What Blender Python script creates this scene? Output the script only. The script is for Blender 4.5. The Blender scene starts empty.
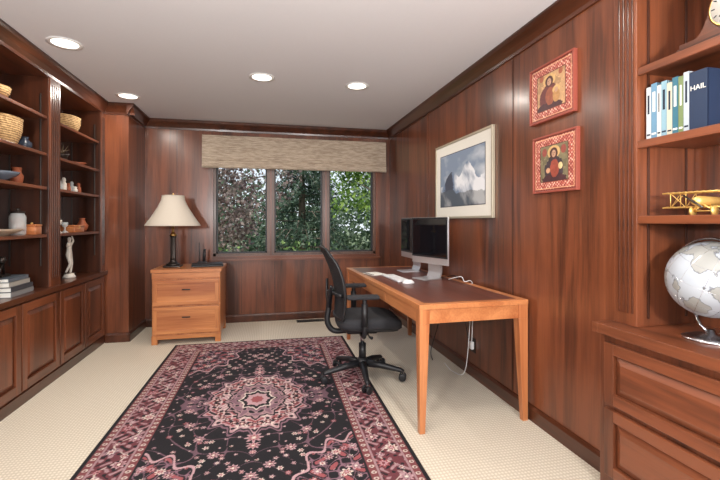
import bpy, bmesh, math, random
import numpy as np
from mathutils import Vector, Matrix
random.seed(7); np.random.seed(7)
scene=bpy.context.scene
try:
    scene.view_settings.view_transform='Standard'
    scene.view_settings.look='None'
except Exception: pass

# ------------------------------------------------------------ materials
def new_mat(name):
    m=bpy.data.materials.new(name); m.use_nodes=True
    nt=m.node_tree; b=nt.nodes['Principled BSDF']
    return m,nt,b
def lin(c):
    return tuple(((v/255)/12.92 if v/255<=0.04045 else ((v/255+0.055)/1.055)**2.4) for v in c)
def rgba(c): return (c[0],c[1],c[2],1.0)
def plain(name,c,rough=0.5,metal=0.0,bump=0.0,bscale=200,coat=0.0,var=0.08):
    m,nt,b=new_mat(name)
    N=nt.nodes; L=nt.links
    tc=N.new('ShaderNodeTexCoord'); no=N.new('ShaderNodeTexNoise')
    no.inputs['Scale'].default_value=bscale; no.inputs['Detail'].default_value=3
    L.new(tc.outputs['Object'],no.inputs['Vector'])
    mx=N.new('ShaderNodeMix'); mx.data_type='RGBA'
    mx.inputs[6].default_value=rgba([v*(1-var) for v in c]); mx.inputs[7].default_value=rgba([min(1,v*(1+var)) for v in c])
    L.new(no.outputs['Fac'],mx.inputs[0]); L.new(mx.outputs[2],b.inputs['Base Color'])
    b.inputs['Roughness'].default_value=rough; b.inputs['Metallic'].default_value=metal
    b.inputs['Coat Weight'].default_value=coat
    if bump>0:
        bp=N.new('ShaderNodeBump'); bp.inputs['Strength'].default_value=bump; bp.inputs['Distance'].default_value=0.002
        L.new(no.outputs['Fac'],bp.inputs['Height']); L.new(bp.outputs[0],b.inputs['Normal'])
    return m
def wood(name,c1,c2,axis='z',rough=0.30,coat=0.25,scale=1.0):
    m,nt,b=new_mat(name); N=nt.nodes; L=nt.links
    tc=N.new('ShaderNodeTexCoord')
    def layer(sa,sl,detail,dist):
        mp=N.new('ShaderNodeMapping'); s=[sa*scale]*3; s[{'x':0,'y':1,'z':2}[axis]]=sl*scale
        mp.inputs['Scale'].default_value=s; L.new(tc.outputs['Object'],mp.inputs['Vector'])
        n=N.new('ShaderNodeTexNoise'); n.inputs['Scale'].default_value=1.0; n.inputs['Detail'].default_value=detail; n.inputs['Distortion'].default_value=dist
        L.new(mp.outputs[0],n.inputs['Vector']); return n
    n1=layer(9,0.7,6,0.8); n2=layer(85,4.0,3,0.3); n3=layer(2.2,0.5,2,0.4)
    ad=N.new('ShaderNodeMath'); ad.operation='MULTIPLY_ADD'; ad.inputs[1].default_value=0.38
    L.new(n2.outputs['Fac'],ad.inputs[0]); L.new(n1.outputs['Fac'],ad.inputs[2])
    ad2=N.new('ShaderNodeMath'); ad2.operation='MULTIPLY_ADD'; ad2.inputs[1].default_value=0.5
    L.new(n3.outputs['Fac'],ad2.inputs[0]); L.new(ad.outputs[0],ad2.inputs[2])
    r=N.new('ShaderNodeValToRGB')
    sc=N.new('ShaderNodeMath'); sc.operation='MULTIPLY'; sc.inputs[1].default_value=0.9; L.new(ad2.outputs[0],sc.inputs[0])
    r.color_ramp.elements[0].position=0.62; r.color_ramp.elements[1].position=1.0
    r.color_ramp.elements[0].color=rgba(c1); r.color_ramp.elements[1].color=rgba(c2)
    L.new(sc.outputs[0],r.inputs[0]); L.new(r.outputs[0],b.inputs['Base Color'])
    b.inputs['Roughness'].default_value=rough; b.inputs['Coat Weight'].default_value=coat
    b.inputs['Coat Roughness'].default_value=0.2
    return m
MD1=lin((66,35,22)); MD2=lin((126,70,44))
M_wz=wood('walnut_vertical',MD1,MD2,'z')
M_wy=wood('walnut_long',MD1,MD2,'y')
M_wx=wood('walnut_cross',MD1,MD2,'x')
M_dk=wood('walnut_dark',lin((40,20,12)),lin((72,37,22)),'z')
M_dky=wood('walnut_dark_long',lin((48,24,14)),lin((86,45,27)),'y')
M_ch=wood('cherry_y',lin((164,92,52)),lin((206,136,86)),'y',0.3)
M_chz=wood('cherry_z',lin((164,92,52)),lin((206,136,86)),'z',0.3)
M_oakx=wood('honey_x',lin((156,84,44)),lin((206,136,82)),'x',0.35)
M_oakz=wood('honey_z',lin((148,80,42)),lin((198,128,76)),'z',0.35)
M_leather=wood('desk_inset',lin((80,44,36)),lin((110,64,52)),'y',0.35,0.1)
M_black=plain('black_plastic',(0.012,0.012,0.014),0.45)
M_mesh=plain('black_mesh',(0.015,0.015,0.018),0.8,bump=0.6,bscale=400)
M_fabric=plain('black_fabric',(0.022,0.022,0.026),0.9,bump=0.5,bscale=300)
M_chrome=plain('steel',(0.6,0.6,0.62),0.22,1.0)
M_alu=plain('aluminium',(0.72,0.72,0.74),0.35,0.8)
M_white=plain('white_plastic',(0.8,0.8,0.8),0.4)
M_brass=plain('brass',(0.75,0.5,0.18),0.3,1.0)
M_gold=plain('gold_wire',(0.8,0.52,0.16),0.4,0.55)
M_bronze=plain('bronze',(0.05,0.04,0.035),0.35,0.7)
M_paint=plain('ceiling_paint',lin((222,222,226)),0.9,bump=0.15,bscale=60,var=0.015)
M_plaster=plain('alabaster',(0.75,0.7,0.62),0.5)
M_ceram=plain('dark_ceramic',(0.03,0.04,0.06),0.2)
M_terra=plain('terracotta',lin((150,80,50)),0.6)
M_paper=plain('paper',(0.8,0.78,0.72),0.7)
M_screen=plain('screen_glass',(0.006,0.006,0.008),0.04)
M_shade=plain('lampshade_linen',lin((200,190,176)),0.9,bump=0.3,bscale=150)
M_matte=plain('mat_board',lin((224,220,210)),0.9)
M_gilt=plain('silver_gilt_frame',lin((186,176,156)),0.4,0.5)
M_glassobj,nt,b=new_mat('clear_glass')
b.inputs['Base Color'].default_value=(0.8,0.85,0.85,1); b.inputs['Alpha'].default_value=0.35; b.inputs['Roughness'].default_value=0.05
def emis(name,c,s):
    m,nt,b=new_mat(name); b.inputs['Base Color'].default_value=rgba(c)
    b.inputs['Emission Color'].default_value=rgba(c); b.inputs['Emission Strength'].default_value=s
    return m
M_bulb=emis('bulb',(1.0,0.93,0.8),4)
M_pane=bpy.data.materials.new('window_glass'); M_pane.use_nodes=True
nt=M_pane.node_tree; nt.nodes.clear()
o=nt.nodes.new('ShaderNodeOutputMaterial'); tr=nt.nodes.new('ShaderNodeBsdfTransparent'); tr.inputs[0].default_value=(0.97,0.98,0.98,1)
nt.links.new(tr.outputs[0],o.inputs[0])
def woven(name,c1,c2,axis,freq,stretch=(1,1,1),rough=0.85):
    m,nt,b=new_mat(name); N=nt.nodes; L=nt.links
    tc=N.new('ShaderNodeTexCoord'); w=N.new('ShaderNodeTexWave'); w.bands_direction=axis
    w.inputs['Scale'].default_value=freq; w.inputs['Distortion'].default_value=1.5; w.inputs['Detail'].default_value=2; w.inputs['Detail Scale'].default_value=3
    L.new(tc.outputs['Object'],w.inputs['Vector'])
    mp=N.new('ShaderNodeMapping'); mp.inputs['Scale'].default_value=stretch; L.new(tc.outputs['Object'],mp.inputs['Vector'])
    n=N.new('ShaderNodeTexNoise'); n.inputs['Scale'].default_value=1; n.inputs['Detail'].default_value=4; L.new(mp.outputs[0],n.inputs['Vector'])
    ad=N.new('ShaderNodeMath'); ad.operation='MULTIPLY_ADD'; ad.inputs[1].default_value=0.45
    L.new(w.outputs['Fac'],ad.inputs[0]); L.new(n.outputs['Fac'],ad.inputs[2])
    r=N.new('ShaderNodeValToRGB'); r.color_ramp.elements[0].position=0.45; r.color_ramp.elements[1].position=0.95
    r.color_ramp.elements[0].color=rgba(c1); r.color_ramp.elements[1].color=rgba(c2)
    L.new(ad.outputs[0],r.inputs[0]); L.new(r.outputs[0],b.inputs['Base Color'])
    bp=N.new('ShaderNodeBump'); bp.inputs['Strength'].default_value=0.5; bp.inputs['Distance'].default_value=0.003
    L.new(ad.outputs[0],bp.inputs['Height']); L.new(bp.outputs[0],b.inputs['Normal'])
    b.inputs['Roughness'].default_value=rough
    return m
M_woven=woven('woven_reed',lin((136,118,100)),lin((206,190,170)),'Z',28,(12,12,90))
M_basket=woven('wicker',lin((120,86,50)),lin((214,178,126)),'Z',22,(60,60,60))
M_carpet,nt,b=new_mat('sisal_carpet'); N=nt.nodes; L=nt.links
tc=N.new('ShaderNodeTexCoord'); 
def wv(d,sc):
    w=N.new('ShaderNodeTexWave'); w.bands_direction=d; w.inputs['Scale'].default_value=sc; w.inputs['Distortion'].default_value=1.0; w.inputs['Detail'].default_value=1
    L.new(tc.outputs['Object'],w.inputs['Vector']); return w
w1=wv('X',17); w2=wv('Y',14)
mu=N.new('ShaderNodeMath'); mu.operation='MULTIPLY'; L.new(w1.outputs['Fac'],mu.inputs[0]); L.new(w2.outputs['Fac'],mu.inputs[1])
n=N.new('ShaderNodeTexNoise'); n.inputs['Scale'].default_value=90; L.new(tc.outputs['Object'],n.inputs['Vector'])
ad=N.new('ShaderNodeMath'); ad.operation='MULTIPLY_ADD'; ad.inputs[1].default_value=0.5; L.new(n.outputs['Fac'],ad.inputs[0]); L.new(mu.outputs[0],ad.inputs[2])
r=N.new('ShaderNodeValToRGB'); r.color_ramp.elements[0].position=0.1; r.color_ramp.elements[1].position=0.9
r.color_ramp.elements[0].color=rgba(lin((190,178,158))); r.color_ramp.elements[1].color=rgba(lin((222,213,196)))
L.new(ad.outputs[0],r.inputs[0]); L.new(r.outputs[0],b.inputs['Base Color']); b.inputs['Roughness'].default_value=0.95
bp=N.new('ShaderNodeBump'); bp.inputs['Strength'].default_value=0.35; bp.inputs['Distance'].default_value=0.003
L.new(ad.outputs[0],bp.inputs['Height']); L.new(bp.outputs[0],b.inputs['Normal'])
def attr_mat(name,rough=0.9,bump=0.3,bscale=300,coat=0):
    m,nt,b=new_mat(name); N=nt.nodes; L=nt.links
    a=N.new('ShaderNodeAttribute'); a.attribute_name='Col'; L.new(a.outputs['Color'],b.inputs['Base Color'])
    b.inputs['Roughness'].default_value=rough; b.inputs['Coat Weight'].default_value=coat
    if bump:
        tc=N.new('ShaderNodeTexCoord'); n=N.new('ShaderNodeTexNoise'); n.inputs['Scale'].default_value=bscale
        L.new(tc.outputs['Object'],n.inputs['Vector']); bp=N.new('ShaderNodeBump'); bp.inputs['Strength'].default_value=bump; bp.inputs['Distance'].default_value=0.003
        L.new(n.outputs['Fac'],bp.inputs['Height']); L.new(bp.outputs[0],b.inputs['Normal'])
    return m
M_rug=attr_mat('rug_wool'); M_art=attr_mat('printed_art',0.5,0,coat=0.2)

# ------------------------------------------------------------ builder
class B:
    def __init__(s,name,origin=(0,0,0),rot=0):
        s.name=name; s.bm=bmesh.new(); s.mats=[]; s.o=Vector(origin); s.rot=rot
    def mi(s,m):
        if m not in s.mats: s.mats.append(m)
        return s.mats.index(m)
    def add(s,verts,faces,mat,smooth=False,M=None):
        k=s.mi(mat); vs=[]
        for v in verts:
            v=Vector(v)
            if M is not None: v=M@v
            vs.append(s.bm.verts.new(v))
        for f in faces:
            try:
                fc=s.bm.faces.new([vs[i] for i in f]); fc.material_index=k; fc.smooth=smooth
            except ValueError: pass
    def box(s,x0,x1,y0,y1,z0,z1,mat,M=None,bev=0.0):
        if bev>0:
            t=bmesh.new(); bmesh.ops.create_cube(t,size=1)
            for v in t.verts: v.co=Vector(((x0+x1)/2+v.co.x*(x1-x0),(y0+y1)/2+v.co.y*(y1-y0),(z0+z1)/2+v.co.z*(z1-z0)))
            bmesh.ops.bevel(t,geom=list(t.edges),offset=bev,segments=3,affect='EDGES',profile=0.5)
            t.verts.index_update()
            s.add([v.co.copy() for v in t.verts],[[v.index for v in f.verts] for f in t.faces],mat,True,M); t.free(); return
        v=[(x0,y0,z0),(x1,y0,z0),(x1,y1,z0),(x0,y1,z0),(x0,y0,z1),(x1,y0,z1),(x1,y1,z1),(x0,y1,z1)]
        s.add(v,[(0,3,2,1),(4,5,6,7),(0,1,5,4),(1,2,6,5),(2,3,7,6),(3,0,4,7)],mat,False,M)
    def hexa(s,v,mat,M=None):
        s.add(v,[(0,3,2,1),(4,5,6,7),(0,1,5,4),(1,2,6,5),(2,3,7,6),(3,0,4,7)],mat,False,M)
    def lathe(s,prof,mat,c=(0,0,0),n=32,M=None,sx=1,sy=1,smooth=True,rib=0,ribk=0):
        vs=[];fs=[]
        for (r,z) in prof:
            for i in range(n):
                a=2*math.pi*i/n; rr=r*(1+rib*math.cos(ribk*a))
                vs.append((c[0]+rr*math.cos(a)*sx,c[1]+rr*math.sin(a)*sy,c[2]+z))
        for j in range(len(prof)-1):
            for i in range(n):
                fs.append((j*n+i,j*n+(i+1)%n,(j+1)*n+(i+1)%n,(j+1)*n+i))
        if prof[0][0]>1e-5: fs.append(tuple(reversed(range(n))))
        if prof[-1][0]>1e-5: fs.append(tuple((len(prof)-1)*n+i for i in range(n)))
        s.add(vs,fs,mat,smooth,M)
    def lathe_open(s,prof,mat,c=(0,0,0),n=40,M=None):
        vs=[];fs=[]
        for (r,z) in prof:
            for i in range(n):
                a=2*math.pi*i/n; vs.append((c[0]+r*math.cos(a),c[1]+r*math.sin(a),c[2]+z))
        for j in range(len(prof)-1):
            for i in range(n): fs.append((j*n+i,j*n+(i+1)%n,(j+1)*n+(i+1)%n,(j+1)*n+i))
        s.add(vs,fs,mat,True,M)
    def tube(s,pts,rad,mat,n=8,M=None,closed=False,flat=1.0):
        pts=[Vector(p) for p in pts]; 
        if not isinstance(rad,(list,tuple)): rad=[rad]*len(pts)
        vs=[];fs=[];m=len(pts); up=None
        for i,p in enumerate(pts):
            if closed: t=pts[(i+1)%m]-pts[i-1]
            else: t=pts[min(i+1,m-1)]-pts[max(i-1,0)]
            t.normalize()
            if up is None: up=Vector((0,0,1)) if abs(t.z)<0.9 else Vector((1,0,0))
            a=(up-t*up.dot(t)); 
            if a.length<1e-4: a=t.orthogonal()
            a.normalize(); bb=t.cross(a); up=a
            for k in range(n):
                q=2*math.pi*k/n; vs.append(p+a*math.cos(q)*rad[i]*flat+bb*math.sin(q)*rad[i])
        for i in range(m if closed else m-1):
            j=(i+1)%m
            for k in range(n): fs.append((i*n+k,i*n+(k+1)%n,j*n+(k+1)%n,j*n+k))
        if not closed: fs.append(tuple(reversed(range(n)))); fs.append(tuple((m-1)*n+k for k in range(n)))
        s.add(vs,fs,mat,n>4,M)
    def prism(s,poly,a,b_,mat,M=None):
        n=len(poly); vs=[Vector(p)+Vector(a) for p in poly]+[Vector(p)+Vector(b_) for p in poly]
        fs=[tuple(range(n)),tuple(reversed(range(n,2*n)))]+[(i,(i+1)%n,n+(i+1)%n,n+i) for i in range(n)]
        s.add(vs,fs,mat,False,M)
    def finish(s,bevel=0.0,recalc=True):
        if recalc: bmesh.ops.recalc_face_normals(s.bm,faces=list(s.bm.faces))
        me=bpy.data.meshes.new(s.name); s.bm.to_mesh(me); s.bm.free()
        for m in s.mats: me.materials.append(m)
        ob=bpy.data.objects.new(s.name,me); scene.collection.objects.link(ob)
        ob.location=s.o; ob.rotation_euler=(0,0,s.rot)
        if bevel>0:
            md=ob.modifiers.new('bevel','BEVEL'); md.width=bevel; md.segments=2; md.limit_method='ANGLE'; md.angle_limit=math.radians(50)
        return ob

def panel_x(b,xf,sg,y0,y1,z0,z1,fr,mat,mat2=None,t=0.02):
    mat2=mat2 or mat
    x1=xf+sg*t
    a,c=min(xf,x1),max(xf,x1)
    b.box(a,c,y0,y0+fr,z0,z1,M_wz); b.box(a,c,y1-fr,y1,z0,z1,M_wz)
    b.box(a,c,y0+fr,y1-fr,z0,z0+fr,mat); b.box(a,c,y0+fr,y1-fr,z1-fr,z1,mat)
    yi0,yi1,zi0,zi1=y0+fr,y1-fr,z0+fr,z1-fr; d=min(0.035,(zi1-zi0)*0.25)
    xb=xf+sg*0.003; xt=xf+sg*(t-0.003); g=0.006
    v=[(xb,yi0+g,zi0+g),(xb,yi1-g,zi0+g),(xb,yi1-g,zi1-g),(xb,yi0+g,zi1-g),(xt,yi0+d,zi0+d),(xt,yi1-d,zi0+d),(xt,yi1-d,zi1-d),(xt,yi0+d,zi1-d)]
    b.hexa(v,mat2)

def paint_grid(name,func,w,h,nu,nv,M,mat,edge_drop=0):
    xs=np.linspace(-w/2,w/2,nu+1); ys=np.linspace(-h/2,h/2,nv+1)
    X,Y=np.meshgrid(xs,ys); X=X.ravel();Y=Y.ravel(); Z=np.zeros_like(X)
    if edge_drop:
        e=(abs(abs(X)-w/2)<1e-6)|(abs(abs(Y)-h/2)<1e-6); Z[e]=-edge_drop
    V=np.stack([X,Y,Z],1).astype(np.float32)
    idx=np.arange((nu+1)*(nv+1)).reshape(nv+1,nu+1)
    F=np.stack([idx[:-1,:-1],idx[:-1,1:],idx[1:,1:],idx[1:,:-1]],-1).reshape(-1,4)
    me=bpy.data.meshes.new(name); me.vertices.add(len(V)); me.vertices.foreach_set('co',V.ravel())
    me.loops.add(F.size); me.loops.foreach_set('vertex_index',F.ravel().astype(np.int32))
    me.polygons.add(len(F)); me.polygons.foreach_set('loop_start',np.arange(0,F.size,4,dtype=np.int32)); 
    try: me.polygons.foreach_set('loop_total',np.full(len(F),4,dtype=np.int32))
    except Exception: pass
    me.update(calc_edges=True)
    C=func(X,Y); C4=np.concatenate([C,np.ones((len(C),1))],1).astype(np.float32)
    at=me.color_attributes.new('Col','FLOAT_COLOR','POINT'); at.data.foreach_set('color',C4.ravel())
    me.materials.append(mat)
    ob=bpy.data.objects.new(name,me); scene.collection.objects.link(ob); ob.matrix_world=M
    return ob
def parent(ch,pa):
    bpy.context.view_layer.update()
    mw=ch.matrix_world.copy(); ch.parent=pa; ch.matrix_parent_inverse=pa.matrix_world.inverted(); ch.matrix_world=mw

XR=1.62; YB=5.30; XL=-1.95; H=2.44; YN=-0.6
# ------------------------------------------------------------ room
b=B('floor'); b.box(XL-0.1,2.0,YN,YB+0.12,-0.1,0,M_carpet); b.finish()
b=B('ceiling'); b.box(XL-0.1,2.0,YN,YB+0.12,H,H+0.12,M_paint); b.finish()
b=B('wall_left'); b.box(XL-0.1,XL,YN,YB,0,H,M_wz); b.finish()
ox0,ox1,oz0,oz1=-0.61,1.42,0.815,2.10
b=B('wall_back')
b.box(XL-0.1,ox0,YB,YB+0.12,0,H,M_wz); b.box(ox1,XR+0.12,YB,YB+0.12,0,H,M_wz)
b.box(ox0,ox1,YB,YB+0.12,0,oz0,M_wz); b.box(ox0,ox1,YB,YB+0.12,oz1,H,M_wz)
for x in (-1.02,-0.28,0.12,0.52,0.92,1.3):
    if x<-0.7: b.box(x-0.003,x+0.003,YB-0.003,YB,0.1,H-0.1,M_dk)
    else: b.box(x-0.003,x+0.003,YB-0.003,YB,0.1,0.74,M_dk)
b.finish()
b=B('wall_right'); b.box(XR,XR+0.12,1.625,YB,0,H,M_wz)
for y in (3.97,2.49):
    b.box(XR-0.004,XR,y-0.012,y-0.004,0.1,H-0.1,M_dk); b.box(XR-0.006,XR,y-0.004,y+0.004,0.1,H-0.1,M_wz); b.box(XR-0.004,XR,y+0.004,y+0.008,0.1,H-0.1,M_dk)
b.finish()
b=B('wall_right_near'); b.box(1.95,2.05,YN,1.625,0,H,M_wz); b.box(XR,1.95,YN,0.18,0,H,M_wz); b.finish()
b=B('wall_column'); b.box(XL,-1.37,4.70,YB,0,H,M_wz); b.finish()

prof=[(0,0),(0.0,-0.11),(0.012,-0.11),(0.016,-0.09),(0.035,-0.06),(0.06,-0.03),(0.068,-0.012),(0.068,0)]
def crown(name,segs):
    b=B(name)
    for (p,q,nrm) in segs:
        n=Vector((nrm[0],nrm[1],0))
        poly=[n*o+Vector((0,0,H-0.001+z)) for o,z in prof]
        b.prism(poly,(p[0],p[1],0),(q[0],q[1],0),M_dky)
    b.finish()
crown('trim_1',[((XR,1.55),(XR,YB),(-1,0))])
crown('trim_2',[((-1.37,YB),(XR,YB),(0,-1))])
crown('trim_3',[((-1.60,0.9),(-1.60,4.70),(1,0)),((-1.60,4.70),(-1.37+0.06,4.70),(0,-1)),((-1.37,4.635),(-1.37,YB),(1,0))])
bprof=[(0,0),(0.018,0),(0.018,0.075),(0.010,0.092),(0,0.095)]
def base(name,segs):
    b=B(name)
    for (p,q,nrm) in segs:
        n=Vector((nrm[0],nrm[1],0)); poly=[n*o+Vector((0,0,z)) for o,z in bprof]
        b.prism(poly,(p[0],p[1],0),(q[0],q[1],0),M_dky)
    b.finish()
base('baseboard_back',[((-1.37,YB),(XR,YB),(0,-1))])
base('baseboard_right',[((XR,1.65),(XR,YB),(-1,0))])
base('baseboard_left',[((-1.58,4.70),(-1.352,4.70),(0,-1)),((-1.37,4.682),(-1.37,YB),(1,0))])

# ------------------------------------------------------------ window
b=B('window_1')
M_frame=wood('window_frame_wood',lin((70,46,36)),lin((108,78,64)),'z',0.4)
cw=0.05
b.box(ox0-cw,ox0,YB-0.025,YB,oz0-cw,oz1+cw,M_wz); b.box(ox1,ox1+cw,YB-0.025,YB,oz0-cw,oz1+cw,M_wz)
b.box(ox0,ox1,YB-0.025,YB,oz0-cw,oz0,M_wx); b.box(ox0,ox1,YB-0.025,YB,oz1,oz1+cw,M_wx)
b.box(ox0-cw-0.01,ox1+cw+0.01,YB-0.04,YB,oz0-cw-0.012,oz0-cw+0.012,M_wx)
b.box(ox0,ox0+0.03,YB,YB+0.12,oz0,oz1,M_frame); b.box(ox1-0.03,ox1,YB,YB+0.12,oz0,oz1,M_frame)
b.box(ox0,ox1,YB,YB+0.12,oz0,oz0+0.03,M_frame); b.box(ox0,ox1,YB,YB+0.12,oz1-0.03,oz1,M_frame)
for x in (0.07,0.763):
    b.box(x-0.045,x+0.045,YB-0.005,YB+0.10,oz0,oz1,M_frame); b.box(x-0.012,x+0.012,YB-0.015,YB-0.005,oz0,oz1,M_wz)
for (a,c) in ((ox0+0.03,0.025),(0.115,0.718),(0.808,ox1-0.03)):
    s=0.018
    b.box(a,a+s,YB+0.04,YB+0.07,oz0+0.03,oz1-0.03,M_black); b.box(c-s,c,YB+0.04,YB+0.07,oz0+0.03,oz1-0.03,M_black)
    b.box(a,c,YB+0.04,YB+0.07,oz0+0.03,oz0+0.048,M_black); b.box(a,c,YB+0.04,YB+0.07,oz1-0.05,oz1-0.03,M_black)
    b.box(a+s,c-s,YB+0.052,YB+0.056,oz0+0.048,oz1-0.05,M_pane)
    b.box((a+c)/2-0.04,(a+c)/2+0.04,YB+0.02,YB+0.04,oz0+0.03,oz0+0.045,M_black)
b.finish()
b=B('roman_shade')
pr=[(-0.002,2.27),(-0.075,2.27),(-0.078,2.10),(-0.082,1.99),(-0.09,1.97),(-0.083,1.965),(-0.088,1.925),(-0.098,1.89),(-0.085,1.878),(-0.06,1.885),(-0.05,1.95),(-0.05,2.22),(-0.002,2.22)]
b.prism([(0,y,z) for y,z in pr],(-0.73,YB,0),(1.545,YB,0),M_woven)
b.finish()

# ------------------------------------------------------------ left built-in
b=B('built_in_bookcase')
xb,xf=-1.945,-1.60
b.box(xb,xf,1.0,4.695,0.0,0.70,M_wz)
b.box(xf,xf+0.012,1.0,4.68,0.0,0.075,M_dky)
b.box(xb,-1.56,1.0,4.695,0.70,0.735,M_dky)
for i,(y0,y1) in enumerate([(1.08,1.60),(1.61,2.13),(2.15,2.67),(2.68,3.195),(3.21,3.725),(3.74,4.20),(4.21,4.665)]):
    panel_x(b,xf,1,y0,y1,0.095,0.68,0.06,M_wy,M_wz)
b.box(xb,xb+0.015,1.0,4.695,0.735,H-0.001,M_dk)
b.box(xb,xf,1.0,4.695,2.33,H-0.001,M_wy)
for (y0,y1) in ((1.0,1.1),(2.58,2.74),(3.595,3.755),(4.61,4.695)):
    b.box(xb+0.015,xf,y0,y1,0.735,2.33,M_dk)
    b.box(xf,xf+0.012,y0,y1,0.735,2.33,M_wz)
    for f in (0.2,0.4,0.6,0.8):
        yc=y0+(y1-y0)*f
        b.box(xf+0.012,xf+0.016,yc-0.006,yc+0.006,0.80,2.28,M_dky)
ZS=(1.115,1.475,1.73,2.01)
for (y0,y1) in ((1.1,2.58),(2.74,3.595),(3.755,4.61)):
    for z in ZS:
        b.box(xb+0.015,xf-0.01,y0,y1,z,z+0.022,M_wy)
    for yy in (y0+0.004,y1-0.012):
        for xx in (xf-0.05,xf-0.25):
            b.box(xx-0.005,xx+0.005,yy,yy+0.008,0.9,2.2,M_bronze)
b.finish(0.003)

# ------------------------------------------------------------ right built-in
b=B('built_in_cabinet')
yE=1.645
b.box(1.53,1.94,0.2,1.62,0,0.72,M_wz); b.box(1.53,1.615,1.62,yE,0,0.72,M_wz)
b.box(1.495,1.94,0.2,1.62,0.72,0.765,M_wy); b.box(1.495,1.615,1.62,yE+0.01,0.72,0.765,M_wy)
for (z0,z1) in ((0.41,0.685),(0.085,0.385)):
    for (y0,y1) in ((0.92,1.60),(0.22,0.90)):
        panel_x(b,1.53,-1,y0,y1,z0,z1,0.05,M_wy,M_wy)
b.box(1.925,1.94,0.2,1.62,0.765,H-0.001,M_wz)
b.box(1.60,1.94,0.2,1.62,2.33,H-0.001,M_wy)
b.box(1.615,1.925,1.515,1.62,0.765,2.33,M_wz); b.box(1.595,1.615,1.51,1.63,0.765,2.33,M_wz)
b.box(1.60,1.925,0.2,0.3,0.765,2.33,M_wz)
for yc in (1.53,1.553,1.576,1.60): b.box(1.590,1.595,yc-0.005,yc+0.005,0.82,2.28,M_dky)
for z in (1.235,1.565,1.885):
    b.box(1.615,1.925,0.3,1.515,z,z+0.018,M_wy); b.box(1.60,1.618,0.3,1.515,z-0.012,z+0.022,M_wy)
for xx in (1.66,1.87):
    b.box(xx-0.005,xx+0.005,1.507,1.515,0.8,2.3,M_dk)
b.finish(0.003)

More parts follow.
